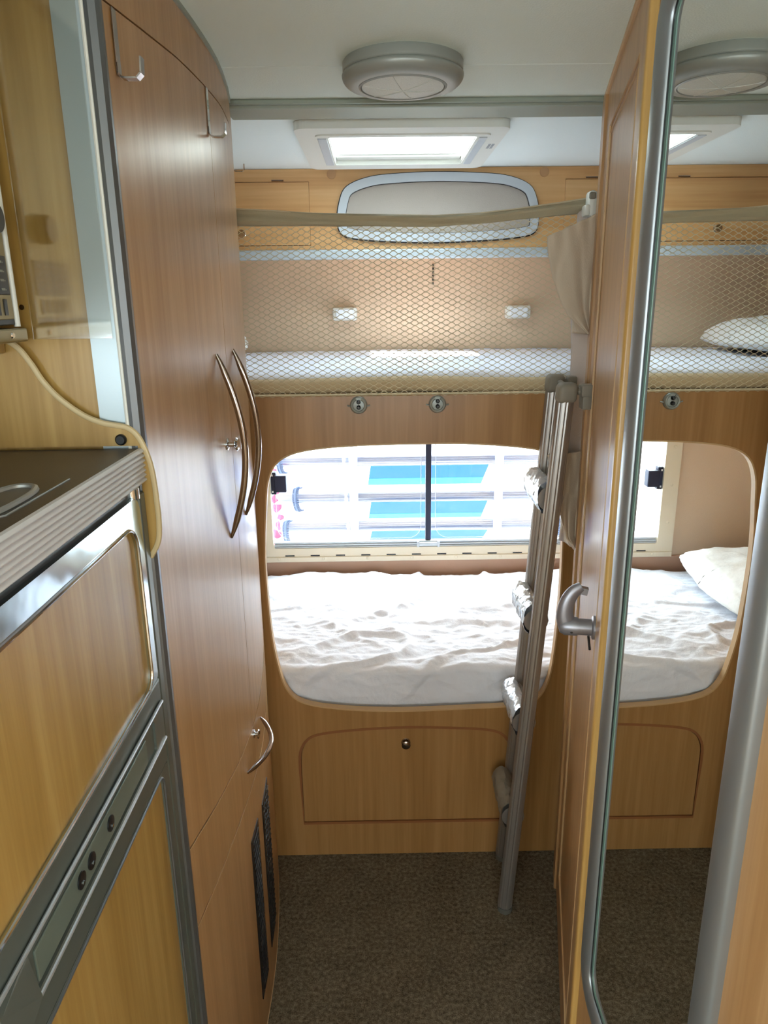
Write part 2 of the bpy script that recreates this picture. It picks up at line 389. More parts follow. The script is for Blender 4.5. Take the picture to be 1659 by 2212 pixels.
# ------------------------------------------------------------ ceiling lamp
lp = thing('ceiling_lamp', (.055, 1.46, 2.0), 'round silver grey ceiling lamp with a ribbed clear lens', 'lamp')
c0 = (.055, 1.46, 2.0)
build('base', G().lathe([(.106,0),(.108,-.003),(.108,-.017),(.106,-.019)], c0, (0,0,1), 72), SATIN, lp, smooth=True)
prof = [(.1065,-.0185)]+[(.088+.0215*math.cos(a), -.0225-.018*math.sin(a)) for a in [i*PI/2/9 for i in range(10)]]+[(.080,-.0405),(.079,-.036),(.079,-.03)]
build('bezel', G().lathe(prof, c0, (0,0,1), 72), SATIN, lp, smooth=True, angle=60)
build('lens_ring', G().lathe([(.0795,-.036),(.0795,-.041),(.076,-.0425),(.0745,-.040),(.0745,-.036)], c0, (0,0,1), 72), SATIN, lp, smooth=True)
lg = G().lathe([(.0745,-.037),(.074,-.041),(.05,-.0445),(.02,-.046),(.002,-.0465)], c0, (0,0,1), 72)
ln = build('lens', lg, LENS, lp, smooth=True, angle=60)
rg = G()
for k in range(3):
    a = .25+k*PI/3
    P = [(c0[0]+math.cos(a)*r_, c0[1]+math.sin(a)*r_, 2.0-.0468+.0055*(abs(r_)/.074)**2) for r_ in [(-1+i/8)*.073 for i in range(17)]]
    rg.tube(P, .0009, 5)
build('lens_rib', rg, LENS, ln)

# ------------------------------------------------------------ overhead locker at the rear
ov = thing('overhead_locker', (.2, 2.5, 1.74), 'pale beech overhead locker across the rear above the top bunk', 'locker')
oy = 2.500
BL = cr([(-.118,1.84),(-.110,1.90),(-.085,1.945),(-.01,1.972),(.09,1.981),(.20,1.984),(.31,1.981),(.42,1.972),(.495,1.945),(.522,1.90),(.530,1.84),(.515,1.80),(.44,1.786),(.32,1.779),(.20,1.776),(.08,1.779),(-.03,1.786),(-.10,1.80)], 5)
DL, DR = rect(-.80, -.208, 1.772, 1.960), rect(.615, 1.20, 1.772, 1.960)
build('front_panel', G().plate(rect(XL+.002, XR-.002, 1.757, 1.999), [offs(BL, -.006), offs(DL, .002), offs(DR, .002)], ZY(oy), .015), BEECHH, ov)
build('locker_base', G().box(XL+.002, XR-.002, oy+.02, 2.705, 1.757, 1.77), BEECHH, ov)
for xa, xb in ((XL+.01, -.13), (.545, XR-.01)): build('locker_inner', G().box(xa, xb, oy+.0165, oy+.03, 1.765, 1.99), GAP, ov)
for nm, L, hx, kx in (('left', DL, (-.306, -.62), -.428), ('right', DR, (.697, 1.0), .84)):
    d_ = build('door', G().plate(L, [], ZY(oy-.003), .017), BEECHH, ov)
    for x in hx: build('hinge', G().tube([(x-.019, oy-.004, 1.9655), (x+.019, oy-.004, 1.9655)], .0022, 8), STEEL, d_, smooth=True)
    build('knob', G().lathe([(.012,0),(.012,.003),(.007,.004),(.007,.010),(.013,.014),(.011,.019)], (kx, oy-.003, 1.808), (0,-1,0), 20), CHROME, d_, smooth=True)
for x in (-.134, .545): build('cover_cap', G().lathe([(.0145,0),(.0145,.002),(.013,.003)], (x, oy, 1.985-.002), (0,-1,0), 28), mat('tan cap', rgb(196,150,104), .5), ov, smooth=True)
build('bottom_rail', G().box(XL+.002, XR-.002, oy-.012, oy+.016, 1.726, 1.757, .006), mat('pale blue grey rail', rgb(196,206,212), .4, .2), ov)
hw = thing('blind_window', (.2, 2.50, 1.78), 'grey framed oval ended window with closed grey blind above the top bunk', 'window')
build('frame', G().plate(BL, [offs(BL, -.026)], ZY(oy-.016), .016), GREYP, hw, smooth=False)
build('outer_gasket', G().plate(offs(BL, .004), [offs(BL, -.001)], ZY(oy-.004), .004), BLACK, hw)
build('blind', G().plate(offs(BL, -.024), [], ZY(oy-.004), .008), BLIND, hw)
build('gasket', G().plate(offs(BL, -.0245), [offs(BL, -.0275)], ZY(oy-.010), .006), BLACK, hw)
# reading lamps on the upper wall
rl0 = None
for k, x in enumerate((-.110, .512)):
    l = thing('reading_lamp', (x, 2.70, 1.55), ('left' if k == 0 else 'right')+' small white reading lamp behind the bunk net', 'lamp', 'reading lamps above the top bunk')
    build('housing', G().box(x-.044, x+.044, 2.665, 2.712, 1.528, 1.574, .008), WHITEP, l, smooth=True)
    build('diffuser', G().box(x-.032, x+.032, 2.660, 2.668, 1.534, 1.568, .003), mat('frosted cover', rgb(240,244,248), .3), l)
vs = G()
for i in range(6): vs.box(.205, .2105, 2.706, 2.713, 1.650+i*.0125, 1.657+i*.0125)
tag(build('wall_vent', vs, BLACK), 'short vertical row of black slots on the wall behind the net', 'vent')

# ------------------------------------------------------------ bunk bulkhead
BY = 1.789
OP = cr([(-.303,.901),(-.300,.99),(-.292,1.08),(-.283,1.15),(-.258,1.200),(-.205,1.228),(-.111,1.241),(.0,1.246),(.10,1.247),(.24,1.245),(.38,1.232),(.430,1.215),(.462,1.170),(.476,1.10),(.484,1.0),(.487,.901),(.486,.80),(.481,.68),(.470,.58),(.440,.515),(.385,.494),(.22,.486),(.06,.482),(-.10,.490),(-.215,.512),(-.262,.555),(-.284,.63),(-.298,.74)], 4)
HT = [(-.231,.118)]+cr([(-.231,.30),(-.228,.355),(-.207,.393),(-.165,.410),(-.06,.421),(.069,.426),(.20,.422),(.305,.413),(.345,.395),(.364,.360),(.366,.30)], 4, False)+[(.366,.118)]
bk = thing('bunk_bulkhead', (.1, BY, 0), 'beech bulkhead with a large rounded opening onto the lower bunk', 'bulkhead')
build('panel', G().plate(rect(XL+.002, XR-.002, .001, 1.366), [OP, offs(HT, .004)], ZY(BY), .018), BEECHB, bk)
build('opening_edge', G().plate(offs(OP, .0005), [offs(OP, -.0035)], ZY(BY-.0015), .021), LIP, bk)
build('top_edge', G().box(XL+.002, XR-.002, BY-.001, BY+.019, 1.366, 1.3715, .002), LIP, bk)
ht = build('hatch_door', G().plate(HT, [], ZY(BY+.003), .014), BEECHB, bk, label='beech hatch door')
build('knob', G().lathe([(.013,0),(.013,.003),(.006,.005),(.006,.010),(.0125,.014),(.0125,.017),(.009,.019)], (.069, BY+.003, .381), (0,-1,0), 24), STEEL, ht, smooth=True)
build('hatch_recess', G().box(-.26, .40, BY+.0185, BY+.024, .09, .45), GROOVE, bk)
gp = offs(HT, .0105); gp = [p for p in gp]
build('hatch_groove', G().plate(offs([p for p in HT], .009), [offs(HT, .0015)], ZY(BY-.0008), .004), GROOVE, bk)
for x in (-.045, .150):
    lc = build('twist_latch', G().lathe([(.0215,0),(.0215,.005),(.0195,.008),(.015,.009)], (x, BY, 1.3445), (0,-1,0), 32), SATIN, bk, smooth=True, label='round silver twist latch')
    build('latch_ring', G().tube([(x+.0165*math.cos(a), BY-.010, 1.3445+.0165*math.sin(a)) for a in [PI*.62+i*PI*1.76/24 for i in range(25)]], .0032, 8), SATIN, lc, smooth=True)
    for sg_ in (-1, 1): build('latch_wing', G().tube([(x+sg_*.028, BY-.003, 1.344), (x+sg_*.0205, BY-.005, 1.342)], .002, 6), SATIN, lc)
    for z in (1.353, 1.340): build('latch_button', G().lathe([(.0052,0),(.0052,.008),(.003,.011)], (x, BY-.007, z), (0,-1,0), 14), BLACK, lc, smooth=True)

# ------------------------------------------------------------ bunks
def fbm(x, y, z=0, o=4):
    return noise.fractal(Vector((x, y, z)), 1.0, 2.1, o)
def ridge(x, y, z=0):
    return 1-abs(noise.noise(Vector((x, y, z))))*2
lb = tag(build('lower_bunk_base', G().box(XL+.004, XR-.004, BY+.026, 2.698, .30, .462, .003), BEECH), 'beech base under the lower bunk mattress behind the bulkhead', 'bunk base')
def mat_path(s):            # front-bottom .. top .. back, s = arc length
    hz = .115
    if s < hz: return (BY+.040-.004*math.sin(s/hz*PI), .465+s, 0)
    if s < hz+.03:
        a = (s-hz)/.03*PI/2; return (BY+.040+.018*(1-math.cos(a)), .58+.014*math.sin(a), a)
    t = s-hz-.03; return (BY+.058+t, .594-.044*t/.87, PI/2)
def mf(u, v):
    x = XL+.03+u*(XR-XL-.06); s = v*(.115+.03+.81); y, z, a = mat_path(s)
    w_ = min(1, s/.10)
    d = .009*fbm(x*3, s*4, 2)+.013*max(0, ridge(x*5+s*4, s*9-x*1.5, 5)-.55)+.026*max(0, ridge(x*3.2-s*3.5, s*2.5+x*2, 9)-.75)*2+.003*fbm(x*17, s*26, 3, 3)
    d += .008*max(0, ridge(x*7+fbm(x*3,s*3,8), s*24+2*fbm(x*2,s*2,6), 1)-.6)+.005*max(0, ridge(x*14, s*30+x*9, 11)-.62)
    ny, nz = -math.cos(a), math.sin(a)
    ed = .012*fbm(x*6, 1.3, 7, 2)*math.exp(-((s-.13)/.05)**2)
    return (x, y+ny*d*w_, z+nz*d*w_+ed)
mt = tag(build('lower_mattress', G().grid(mf, 300, 170).box(XL+.04, XR-.04, BY+.08, 2.64, .463, .53), SHEET, smooth=True, angle=180), 'lower bunk mattress under a rumpled white sheet', 'mattress')
def pillow(name, c, hx, hy, hz, rz, label, seed):
    def pf(u, v):
        a = u*2*PI; ph = (v-.5)*PI
        ca, sa = math.cos(a), math.sin(a); k = 1/max(abs(ca), abs(sa))**.62
        cp = math.cos(ph)**.55 if abs(v-.5) < .4999 else 0; sp = math.sin(ph)
        x, y = ca*k*cp, sa*k*cp
        z = sp*(1-.25*(x*x+y*y)/2)*(.9 if sp > 0 else .35)
        d = 1+.05*fbm(x*2+seed, y*2, z*2)+.05*max(0, ridge(a*2+seed, v*9, 3)-.6)
        x *= hx*d; y *= hy*d; z *= hz*(d+.15*fbm(x*9+seed, y*9, 1))
        cr_, sr_ = math.cos(rz), math.sin(rz)
        return (c[0]+x*cr_-y*sr_, c[1]+x*sr_+y*cr_, c[2]+z)
    o = build(name, G().grid(pf, 96, 48), PILLOW, smooth=True, angle=180)
    return tag(o, label, 'pillow')
pillow('pillow', (-.645, 2.33, .628), .21, .30, .085, .05, 'white pillow on the left end of the lower bunk', 1.7)
pillow('pillow', (-.665, 2.33, 1.456), .24, .27, .085, -.05, 'white pillow on the left end of the top bunk behind the net', 5.1)
tag(build('upper_bunk_base', G().box(XL+.004, XR-.004, BY+.022, 2.706, 1.262, 1.302, .003), WALL), 'slatted base panel of the top bunk behind the bulkhead', 'bunk base')
def uf(u, v):
    x = XL+.02+u*(XR-XL-.04); s = v*1.02
    if s < .09: y, z, a = BY+.045, 1.305+s, 0
    elif s < .12: b_ = (s-.09)/.03*PI/2; y, z, a = BY+.045+.02*(1-math.cos(b_)), 1.395+.022*math.sin(b_), b_
    else: y, z, a = BY+.065+(s-.12), 1.417, PI/2
    if y > 2.70: y = 2.70
    d = .006*fbm(x*3, s*5, 22)+.005*max(0, ridge(x*4, s*12, 15)-.6)+.004*math.sin(x*2+1)*(1 if s > .1 else 0)
    return (x, y-math.cos(a)*d*.6, z+math.sin(a)*d)
um = build('upper_mattress', G().grid(uf, 200, 90).box(XL+.04, XR-.04, BY+.08, 2.69, 1.304, 1.36), SHEET, smooth=True, angle=180)
tag(um, 'top bunk mattress in a white sheet behind the safety net', 'mattress')
tag(build('blanket_roll', G().tube(cr([(XL+.05,BY+.036,1.388),(-.3,BY+.034,1.386),(.1,BY+.036,1.390),(.4,BY+.035,1.384),(XR-.05,BY+.036,1.388)], 8, False), .0135, 10, flat=1.5), mat('beige blanket', rgb(206,184,150), .9, bump=.4, bscale=80), smooth=True),
    'beige folded blanket edge along the front of the top bunk mattress', 'blanket')

# ------------------------------------------------------------ safety net
nt_ = thing('bunk_safety_net', (.09, 1.782, 1.37), 'cream mesh safety net stretched across the front of the top bunk', 'net')
NX0, NX1 = -.318, .508
def ztop(x):
    return lerp(x, [-.318,-.15,-.074,.141,.24,.324,.42,.508], [1.763,1.762,1.760,1.756,1.761,1.770,1.778,1.786])
ng = G(); per = .0250; rows = 60
for k in range(rows+1):
    pts = []; nx = int((NX1-NX0)/per*8)
    for i in range(nx+1):
        x = NX0+i*(NX1-NX0)/nx
        s_ = math.sin(2*PI*x/per+(PI if k % 2 else 0)+.25*math.sin(k*.5)); s_ = math.copysign(abs(s_)**.7, s_)
        f_ = k/rows; z = 1.369+(ztop(x)-1.369)*f_+s_*.0028
        yy = 1.784-.010*math.sin(f_*PI)-.010*f_+.004*fbm(x*5, f_*4, 3, 2)
        pts.append((x, yy, z))
    ng.tube(pts, .0009, 4, cap=False, rot=PI/4)
nm = build('mesh', ng, NET, nt_, smooth=True, angle=180); nm['kind'] = 'stuff'
def bf(u, v):
    x = NX0+u*(NX1-NX0+.004)
    zt = lerp(x, [-.318,-.24,-.15,-.03,.141,.24,.324,.42,.508], [1.795,1.791,1.784,1.780,1.776,1.780,1.788,1.800,1.812])
    z = ztop(x)-.003+(zt-ztop(x)+.004)*v
    return (x, 1.772-.010*math.sin(v*PI)-.006*math.sin(v*PI*2+u*5)-.004*u, z+.0015*fbm(x*8, v*2, 4, 2))
build('top_band', G().grid(bf, 90, 8), BANDF, nt_, smooth=True, solid=.003)
build('band_piping', G().tube([(NX0+i*(NX1-NX0)/60, 1.768-.004*i/60, lerp(NX0+i*(NX1-NX0)/60, [-.318,-.24,-.15,-.03,.141,.24,.324,.42,.508], [1.795,1.791,1.784,1.780,1.776,1.780,1.788,1.800,1.812])+.001) for i in range(61)], .0018, 6), mat('pale piping', rgb(206,190,160), .8), nt_, smooth=True)
build('lower_hem', G().tube([(NX0, 1.784, 1.3705), (NX1-.03, 1.784, 1.3705)], .0022, 6), NET, nt_)
cl = build('strap_clip', G().box(.478, .498, 1.722, 1.758, 1.766, 1.822, .008).box(.470, .482, 1.72, 1.755, 1.768, 1.793, .005), WHITEP, nt_, smooth=True, label='white plastic strap clip')
build('clip_button', G().box(.4775, .492, 1.719, 1.723, 1.803, 1.817, .003), TGREY, cl)

# ------------------------------------------------------------ left wardrobe with bowed front
WYS = [.80,.87,1.0,1.10,1.18,1.24,1.3,1.36,1.43,1.5,1.6,1.7,1.79,1.9]
WXS = [-.290,-.287,-.281,-.277,-.274,-.2720,-.2710,-.2712,-.2730,-.278,-.288,-.302,-.317,-.336]
def wx(y): return lerp(y, WYS, WXS)
wr = thing('tall_wardrobe', (-.5, 1.33, 0), 'tall beech wardrobe with bowed doors left of the bunks', 'wardrobe')
def panel(y0, y1, bot, top, th=.016, off=0., n=30):
    vs, fs = [], []
    for i in range(n+1):
        y = y0+(y1-y0)*i/n; b_ = bot(y); t_ = top(y); x = wx(y)+off
        vs += [(x, y, b_), (x, y, t_), (x-th, y, b_), (x-th, y, t_)]
    for i in range(n):
        a = i*4; c_ = a+4
        fs += [(a, c_, c_+1, a+1), (a+2, a+3, c_+3, c_+2), (a+1, c_+1, c_+3, a+3), (a, a+2, c_+2, c_)]
    fs += [(0, 1, 3, 2), (n*4, n*4+2, n*4+3, n*4+1)]
    return G().add(vs, fs)
s1 = lambda y: lerp(y, [.87,1.04,1.21,1.36,1.5,1.79], [.818,.775,.743,.733,.733,.745])
s2 = lambda y: lerp(y, [.87,1.03,1.22,1.38,1.55,1.79], [.673,.645,.627,.618,.620,.635])
tz = lambda y: lerp(y, [.87,1.0,1.15,1.27,1.36,1.48,1.79], [1.897,1.908,1.920,1.924,1.927,1.932,1.938])
g_ = .0014
body = G()
pv = [(-.866, .888), (-.30, .888)]+[(wx(y)-.017, y) for y in [.89,1.0,1.1,1.2,1.3,1.4,1.5,1.6,1.7,1.784]]+[(-.866, 1.784)]
body.plate(pv, [], ZP(.002), 1.99)
build('carcass', body, GAP, wr)
build('side_panel', G().box(-.866, -.336, .878, .888, .002, 1.998), BEECHY, wr)
build('rear_panel', G().box(-.866, -.320, 1.7845, 1.7875, 1.372, 1.998), BEECH, wr)
build('fascia', panel(.885, 1.787, lambda y: tz(y)+g_*1.6, lambda y: 1.9985), BEECH, wr, smooth=True)
build('ceiling_seal', panel(.885, 1.787, lambda y: 1.9925, lambda y: 1.9995, .004, .0035), RAILG, wr, smooth=True)
SPL = 1.330
d1 = build('door', panel(.888, SPL-.001, lambda y: s1(y)+g_, tz), BEECH, wr, smooth=True)
d2 = build('door', panel(SPL+.001, 1.787, lambda y: s1(y)+g_, tz, n=30), BEECH, wr, smooth=True)
fl = build('drop_flap', panel(.888, 1.787, lambda y: s2(y)+g_, lambda y: s1(y)-g_), BEECH, wr, smooth=True)
bp = build('base_panel', panel(.888, 1.787, lambda y: .002, lambda y: s2(y)-g_), BEECH, wr, smooth=True)
build('flap_edge', panel(.889, 1.786, lambda y: s1(y)-g_-.0016, lambda y: s1(y)-g_, .004, .0006).add([], []), LIP, fl, smooth=True)
build('base_edge', panel(.889, 1.786, lambda y: s2(y)-g_-.0016, lambda y: s2(y)-g_, .004, .0006), LIP, bp, smooth=True)
build('bottom_edge', panel(.888, 1.787, lambda y: .001, lambda y: .004, .003, .001), LIP, wr)
# bow handles
def bow(d_, y0, z0, y1, z1, bulge, r=.0052, nm='handle'):
    P = []; R_ = []
    N = 28
    for i in range(N+1):
        t = i/N; y = y0+(y1-y0)*t; z = z0+(z1-z0)*t; b_ = math.sin(t*PI)**.9
        P.append((wx(y)+.0005+bulge*b_, y, z)); R_.append(r*(.45+.55*min(1, math.sin(t*PI)*3.2)))
    return build(nm, G().tube(P, R_, 12, flat=1.0), STEEL, d_, smooth=True)
bow(d1, 1.250, 1.506, 1.262, 1.175, .037, .0062)
bow(d2, 1.396, 1.506, 1.422, 1.172, .037, .0062)
bow(fl, 1.436, .690, 1.250, .680, .034, .0052)
def pushknob(d_, y, z, s=1.0, out=.016):
    build('lock_knob', G().lathe([(.010*s,0),(.010*s,.002),(.005*s,.004),(.005*s,out*.6),(.0115*s,out*.85),(.0095*s,out)], (wx(y), y, z), (1,-.05,0), 20), CHROME, d_, smooth=True)
pushknob(d1, 1.284, 1.345, 1.1, .021); pushknob(d2, 1.448, 1.335, 1.0, .008); pushknob(fl, 1.338, .712, .9, .012)
for ya, yb, za, zb in ((1.237, 1.312, .105, .522), (1.372, 1.470, .105, .508)):
    v_ = build('air_vent', panel(ya, yb, lambda y: za, lambda y: zb, .003, .0022, 4), BLACK, bp, label='black air vent grille')
    vg = G()
    for k in range(26):
        z = za+.015+k*(zb-za-.03)/25
        for yy in (ya+.02, (ya+yb)/2, yb-.02):
            vg.box(wx(yy)+.0022, wx(yy)+.0042, yy-.009, yy+.009, z-.0014, z+.0014)
    build('louvre', vg, mat('dull black fin', rgb(34,32,32), .5), v_)
# aluminium corner profile at the near edge
pr = [(-.3365,.8745),(-.3055,.8745),(-.3015,.8700),(-.2955,.8690),(-.2885,.8720),(-.2860,.8785),(-.2868,.8875),(-.3365,.8875)]
build('corner_profile', G().plate(pr, [], ZP(.002), 1.994), ALUB, wr, smooth=True, angle=25)
build('profile_bead', G().tube([(-.3020, .8705, .01), (-.3020, .8705, 1.99)], .0026, 8), WHITEP, wr, smooth=True)
build('corner_cap', G().plate([(-.2995,.8690),(-.2950,.8682),(-.2880,.8714),(-.2853,.8785),(-.2862,.8878),(-.2995,.8878)], [], ZP(.003), 1.992), ALUD, wr, smooth=True, angle=25)

def hook(y, ztop_, drop, label, STEEL=STEEL):
    x = wx(y)+.0015
    h = thing('over_door_hook', (x, y, ztop_-drop), label, 'hook', 'over door hooks on the tall wardrobe')
    build('strap', G().box(x-.0008, x+.0008, y-.0065, y+.0065, ztop_-drop, ztop_, .0004), STEEL, h)
    P = [(x, y, ztop_-drop+.012), (x, y, ztop_-drop+.002), (x+.003, y, ztop_-drop-.002)]+[(x+.004+.019*t, y+.0, ztop_-drop-.003) for t in (.2,.5,.85)]+[(x+.0255, y, ztop_-drop+.002), (x+.0265, y, ztop_-drop+.018)]
    hg = G()
    for i in range(len(P)-1):
        a, b_ = Vector(P[i]), Vector(P[i+1]); t = (b_-a); n_ = Vector((-t.z, 0, t.x)).normalized()*.0009
        w_ = Vector((0,.0065,0)); hg.add([a-n_-w_, a+n_-w_, a+n_+w_, a-n_+w_, b_-n_-w_, b_+n_-w_, b_+n_+w_, b_-n_+w_], [(0,1,2,3),(7,6,5,4),(0,4,5,1),(1,5,6,2),(2,6,7,3),(3,7,4,0)])
    build('hook', hg, STEEL, h)
    return h
hook(.915, 1.9000, .066, 'flat steel over door hook nearest the camera on the bowed wardrobe')
hook(1.318, 1.9260, .070, 'flat steel over door hook at the joint between the bowed wardrobe doors', CHROME)
wh = G().tube([(-.317,1.7805,1.892),(-.316,1.7805,1.880),(-.312,1.7805,1.8765),(-.296,1.7805,1.8765),(-.2925,1.7805,1.880),(-.292,1.7805,1.892)], .0011, 6)
tag(build('wire_hook', wh, CHROME, smooth=True), 'thin wire hook at the rear corner of the bowed wardrobe', 'hook')

# clear film with reflections, stuck on the wardrobe side
tag(build('clear_film', G().box(-.402, -.309, .8715, .8735, 1.5495, 1.985, .0003).box(-.402, -.336, .8735, .8775, 1.97, 1.985), CLEAR), 'clear plastic film stuck over the wardrobe side and metal strip', 'film')

# ------------------------------------------------------------ fridge
FX = -.290
fg = thing('fridge', (-.55, .55, 0), 'built in fridge with wood panelled doors below the dark worktop', 'fridge')
build('cabinet', G().box(-.84, FX-.022, .26, .862, .002, 1.366, .002), FRIDGEG, fg)
build('side_trim', G().box(FX-.022, FX+.001, .846, .8665, .002, 1.366, .003), FRIDGEG, fg)
up = build('upper_door', G().plate(rrect(.27, .845, 1.121, 1.366, [.008,.02,.02,.008]), [rrect(.29, .822, 1.1225, 1.336, [.022,.03,.03,.01])], XP(FX, -1), .02), CHROMEW, fg, label='chrome framed freezer door')
build('door_panel', G().plate(rrect(.288, .824, 1.1215, 1.338, [.022,.03,.03,.01]), [], XP(FX-.004, -1), .01), BEECHY, up)
build('panel_bead', G().tube([(FX+.0005, a, b_) for a, b_ in rrect(.29, .822, 1.1225, 1.336, [.022,.03,.03,.01])], .0022, 8, closed=True), CHROME, up, smooth=True)
build('hinge', G().lathe([(.010,0),(.010,.012),(.006,.016)], (FX-.006, .838, 1.364), (0,0,1), 18), CHROME, up, smooth=True)
build('top_gap', G().box(FX-.02, FX-.006, .27, .846, 1.366, 1.3745), BLACK, fg)
cb = build('control_band', G().box(FX-.02, FX+.001, .27, .846, .997, 1.1205, .003), FRIDGEG, fg)
build('channel', G().plate(rrect(.285, .836, 1.038, 1.090, .006), [rrect(.46, .80, 1.043, 1.085, .004)], XP(FX+.004, -1), .004), FRIDGEG, cb)
for z in (1.091, 1.037): build('channel_rib', G().tube([(FX+.004, .285, z), (FX+.004, .836, z), (FX+.002, .842, z-.004)], .0022, 8), ALU, cb, smooth=True)
build('indicator_plate', G().box(FX+.0005, FX+.003, .47, .768, 1.046, 1.078, .001), mat('grey green plate', rgb(120,132,122), .3, .3), cb)
for y, in ((.640,), (.587,), (.562,)):
    ob = build('indicator', G().lathe([(.0085,0),(.0085,.0015),(.007,.002)], (FX+.003, y, 1.063), (1,0,0), 24), BLACK, cb, smooth=True)
    build('pin', G().lathe([(.002,0),(.002,.001)], (FX+.005, y, 1.060), (1,0,0), 10), CHROME, ob)
build('latch_handle', G().add([(FX+.002,.40,1.040),(FX+.002,.463,1.046),(FX+.002,.463,1.088),(FX+.002,.40,1.092),(FX+.020,.40,1.046),(FX+.014,.452,1.052),(FX+.004,.458,1.086),(FX+.012,.40,1.090)],
      [(0,1,2,3),(7,6,5,4),(0,4,5,1),(1,5,6,2),(2,6,7,3),(3,7,4,0)]), FRIDGEG, cb)
ld = build('lower_door', G().plate(rrect(.27, .845, .06, .9965, .01), [rrect(.29, .822, .10, .992, [.02,.016,.016,.02])], XP(FX, -1), .02), FRIDGEG, fg, label='grey framed fridge door')
build('door_panel', G().plate(rrect(.288, .824, .098, .9935, .016), [], XP(FX-.004, -1), .01), BEECHY, ld)
build('panel_bead', G().tube([(FX+.0002, a, b_) for a, b_ in rrect(.29, .822, .10, .992, [.02,.016,.016,.02])], .0018, 8, closed=True), ALUD, ld, smooth=True)

# ------------------------------------------------------------ worktop
wt = thing('worktop', (-.55, .55, 1.376), 'dark charcoal worktop with ribbed silver grey front edge above the fridge', 'worktop')
build('slab', G().box(-.865, -.290, .25, .8655, 1.378, 1.4195, .001), WTOP, wt)
prf = [(-.290, 1.3765)]
for i in range(7):
    z0 = 1.378+i*.0059
    for t in (0, .25, .5, .75): prf.append((-.2875+.0036*math.sin(t*PI), z0+t*.0059))
prf += [(-.2865, 1.4193), (-.290, 1.4200)]
vs = [(x, .25, z) for x, z in prf]+[(x, .866, z) for x, z in prf]; n_ = len(prf)
eg = G().add(vs, [(i, (i+1) % n_, (i+1) % n_+n_, i+n_) for i in range(n_)]+[tuple(range(n_)), tuple(range(2*n_-1, n_-1, -1))])
build('front_edging', eg, EDGEG, wt, smooth=True, angle=30)
lidp = []
for i in range(40):
    a = 2*PI*i/40; lidp.append((-.338+.020*math.copysign(abs(math.cos(a))**.8, math.cos(a)), .615+.060*math.copysign(abs(math.sin(a))**.8, math.sin(a))))
rp_ = build('recessed_grip', G().tube([(a, b_, 1.4202) for a, b_ in lidp], .0035, 8, closed=True), ALU, wt, smooth=True)
build('grip_dish', G().plate(lidp, [], ZP(1.4192), .0012), ALUD, rp_)
build('inlay_line', G().tube([(-.309, .705, 1.4196), (-.309, .575, 1.4196), (-.316, .566, 1.4196), (-.36, .566, 1.4196)], .0013, 6), ALU, wt)

# ------------------------------------------------------------ wavy end panel of the galley
we = thing('galley_end_panel', (-.36, .869, 1.28), 'wavy edged beech end panel between the worktop and the wardrobe', 'panel')
cv = cr([(-.470,1.570),(-.425,1.545),(-.408,1.524),(-.396,1.502),(-.379,1.481),(-.354,1.461),(-.332,1.451),(-.315,1.4475),(-.302,1.4445),(-.292,1.436),(-.285,1.422),(-.279,1.400),(-.2765,1.375),(-.2757,1.350),(-.2757,1.325),(-.279,1.300),(-.2905,1.279)], 5, False)
cv2 = [p for p in cv]
poly = cv2+[(-.2905,1.372),(-.865,1.372),(-.865,1.570)]
# keep the tongue in front of the fridge side narrow
build('panel', G().plate([(-.865,1.570)]+cv2+[(-.2915,1.300),(-.2915,1.3745),(-.2915,1.4225),(-.865,1.4225)], [], ZY(.8665), .004), BEECHY, we)
eb = G().tube([(x, .8675, z) for x, z in cv], .0028, 8, flat=1.3)
build('edge_band', eb, mat('cream edge band', rgb(206,184,140), .4), we, smooth=True)
build('screw_cap', G().lathe([(.0068,0),(.0068,.003),(.005,.005)], (-.3105, .8665, 1.4305), (0,-1,0), 20), BLACK, we, smooth=True, label='black round buffer')

# ------------------------------------------------------------ microwave housing
mw = thing('microwave_oven', (-.60, .60, 1.545), 'chrome edged microwave oven above the left end of the worktop', 'microwave')
MX = -.4075
build('casing', G().box(-.84, MX-.004, .30, .852, 1.5665, 1.95, .004), mat('warm steel', rgb(150,136,104), .3, .7), mw)
build('door_frame', G().box(MX-.004, MX, .30, .846, 1.567, 1.95, .001), BLACK, mw)
build('chrome_edge', G().tube([(MX+.0005, .849, 1.565), (MX+.0005, .849, 1.95)], .0035, 10), WHITEP, mw, smooth=True)
kp = build('control_panel', G().box(MX-.001, MX+.0015, 0.70, .843, 1.573, 1.93, .001), mat('bronze fascia', rgb(136,122,84), .35, .5), mw)
kb = build('keypad', G().box(MX+.001, MX+.0028, .735, .839, 1.599, 1.640, .001), BLACK, kp)
kk = G()
for i in range(5):
    for j in range(4):
        y = .753+i*.018; z = 1.605+j*.0095
        kk.box(MX+.0026, MX+.0034, y-.004, y+.003, z-.0012, z+.0012).box(MX+.0026, MX+.0034, y+.0045, y+.006, z-.0012, z+.0002)
build('key_marks', kk, mat('faded key print', rgb(150,150,140), .6), kb)
vv = G()
for i in range(6): vv.box(MX+.001, MX+.0026, .745+i*.0155, .7515+i*.0155, 1.5775, 1.5945)
build('vent_slot', vv, BLACK, kp)
build('dial_knob', G().lathe([(.017,0),(.017,.012),(.015,.016)], (MX+.001, .806, 1.676), (1,0,0), 28), BLACK, kp, smooth=True, label='black round dial')
fl_ = build('mounting_flange', G().box(-.84, -.4025, .30, .862, 1.548, 1.5635, .002), mat('olive bronze trim', rgb(134,120,84), .3, .6), mw)
build('screw', G().lathe([(.004,0),(.003,.0015)], (-.4025, .825, 1.556), (1,0,0), 12), CHROME, fl_, smooth=True)
build('side_screw', G().lathe([(.0035,0),(.003,.0015)], (-.4120, .8775, 1.586), (0,-1,0), 12), CHROME, mw, smooth=True)
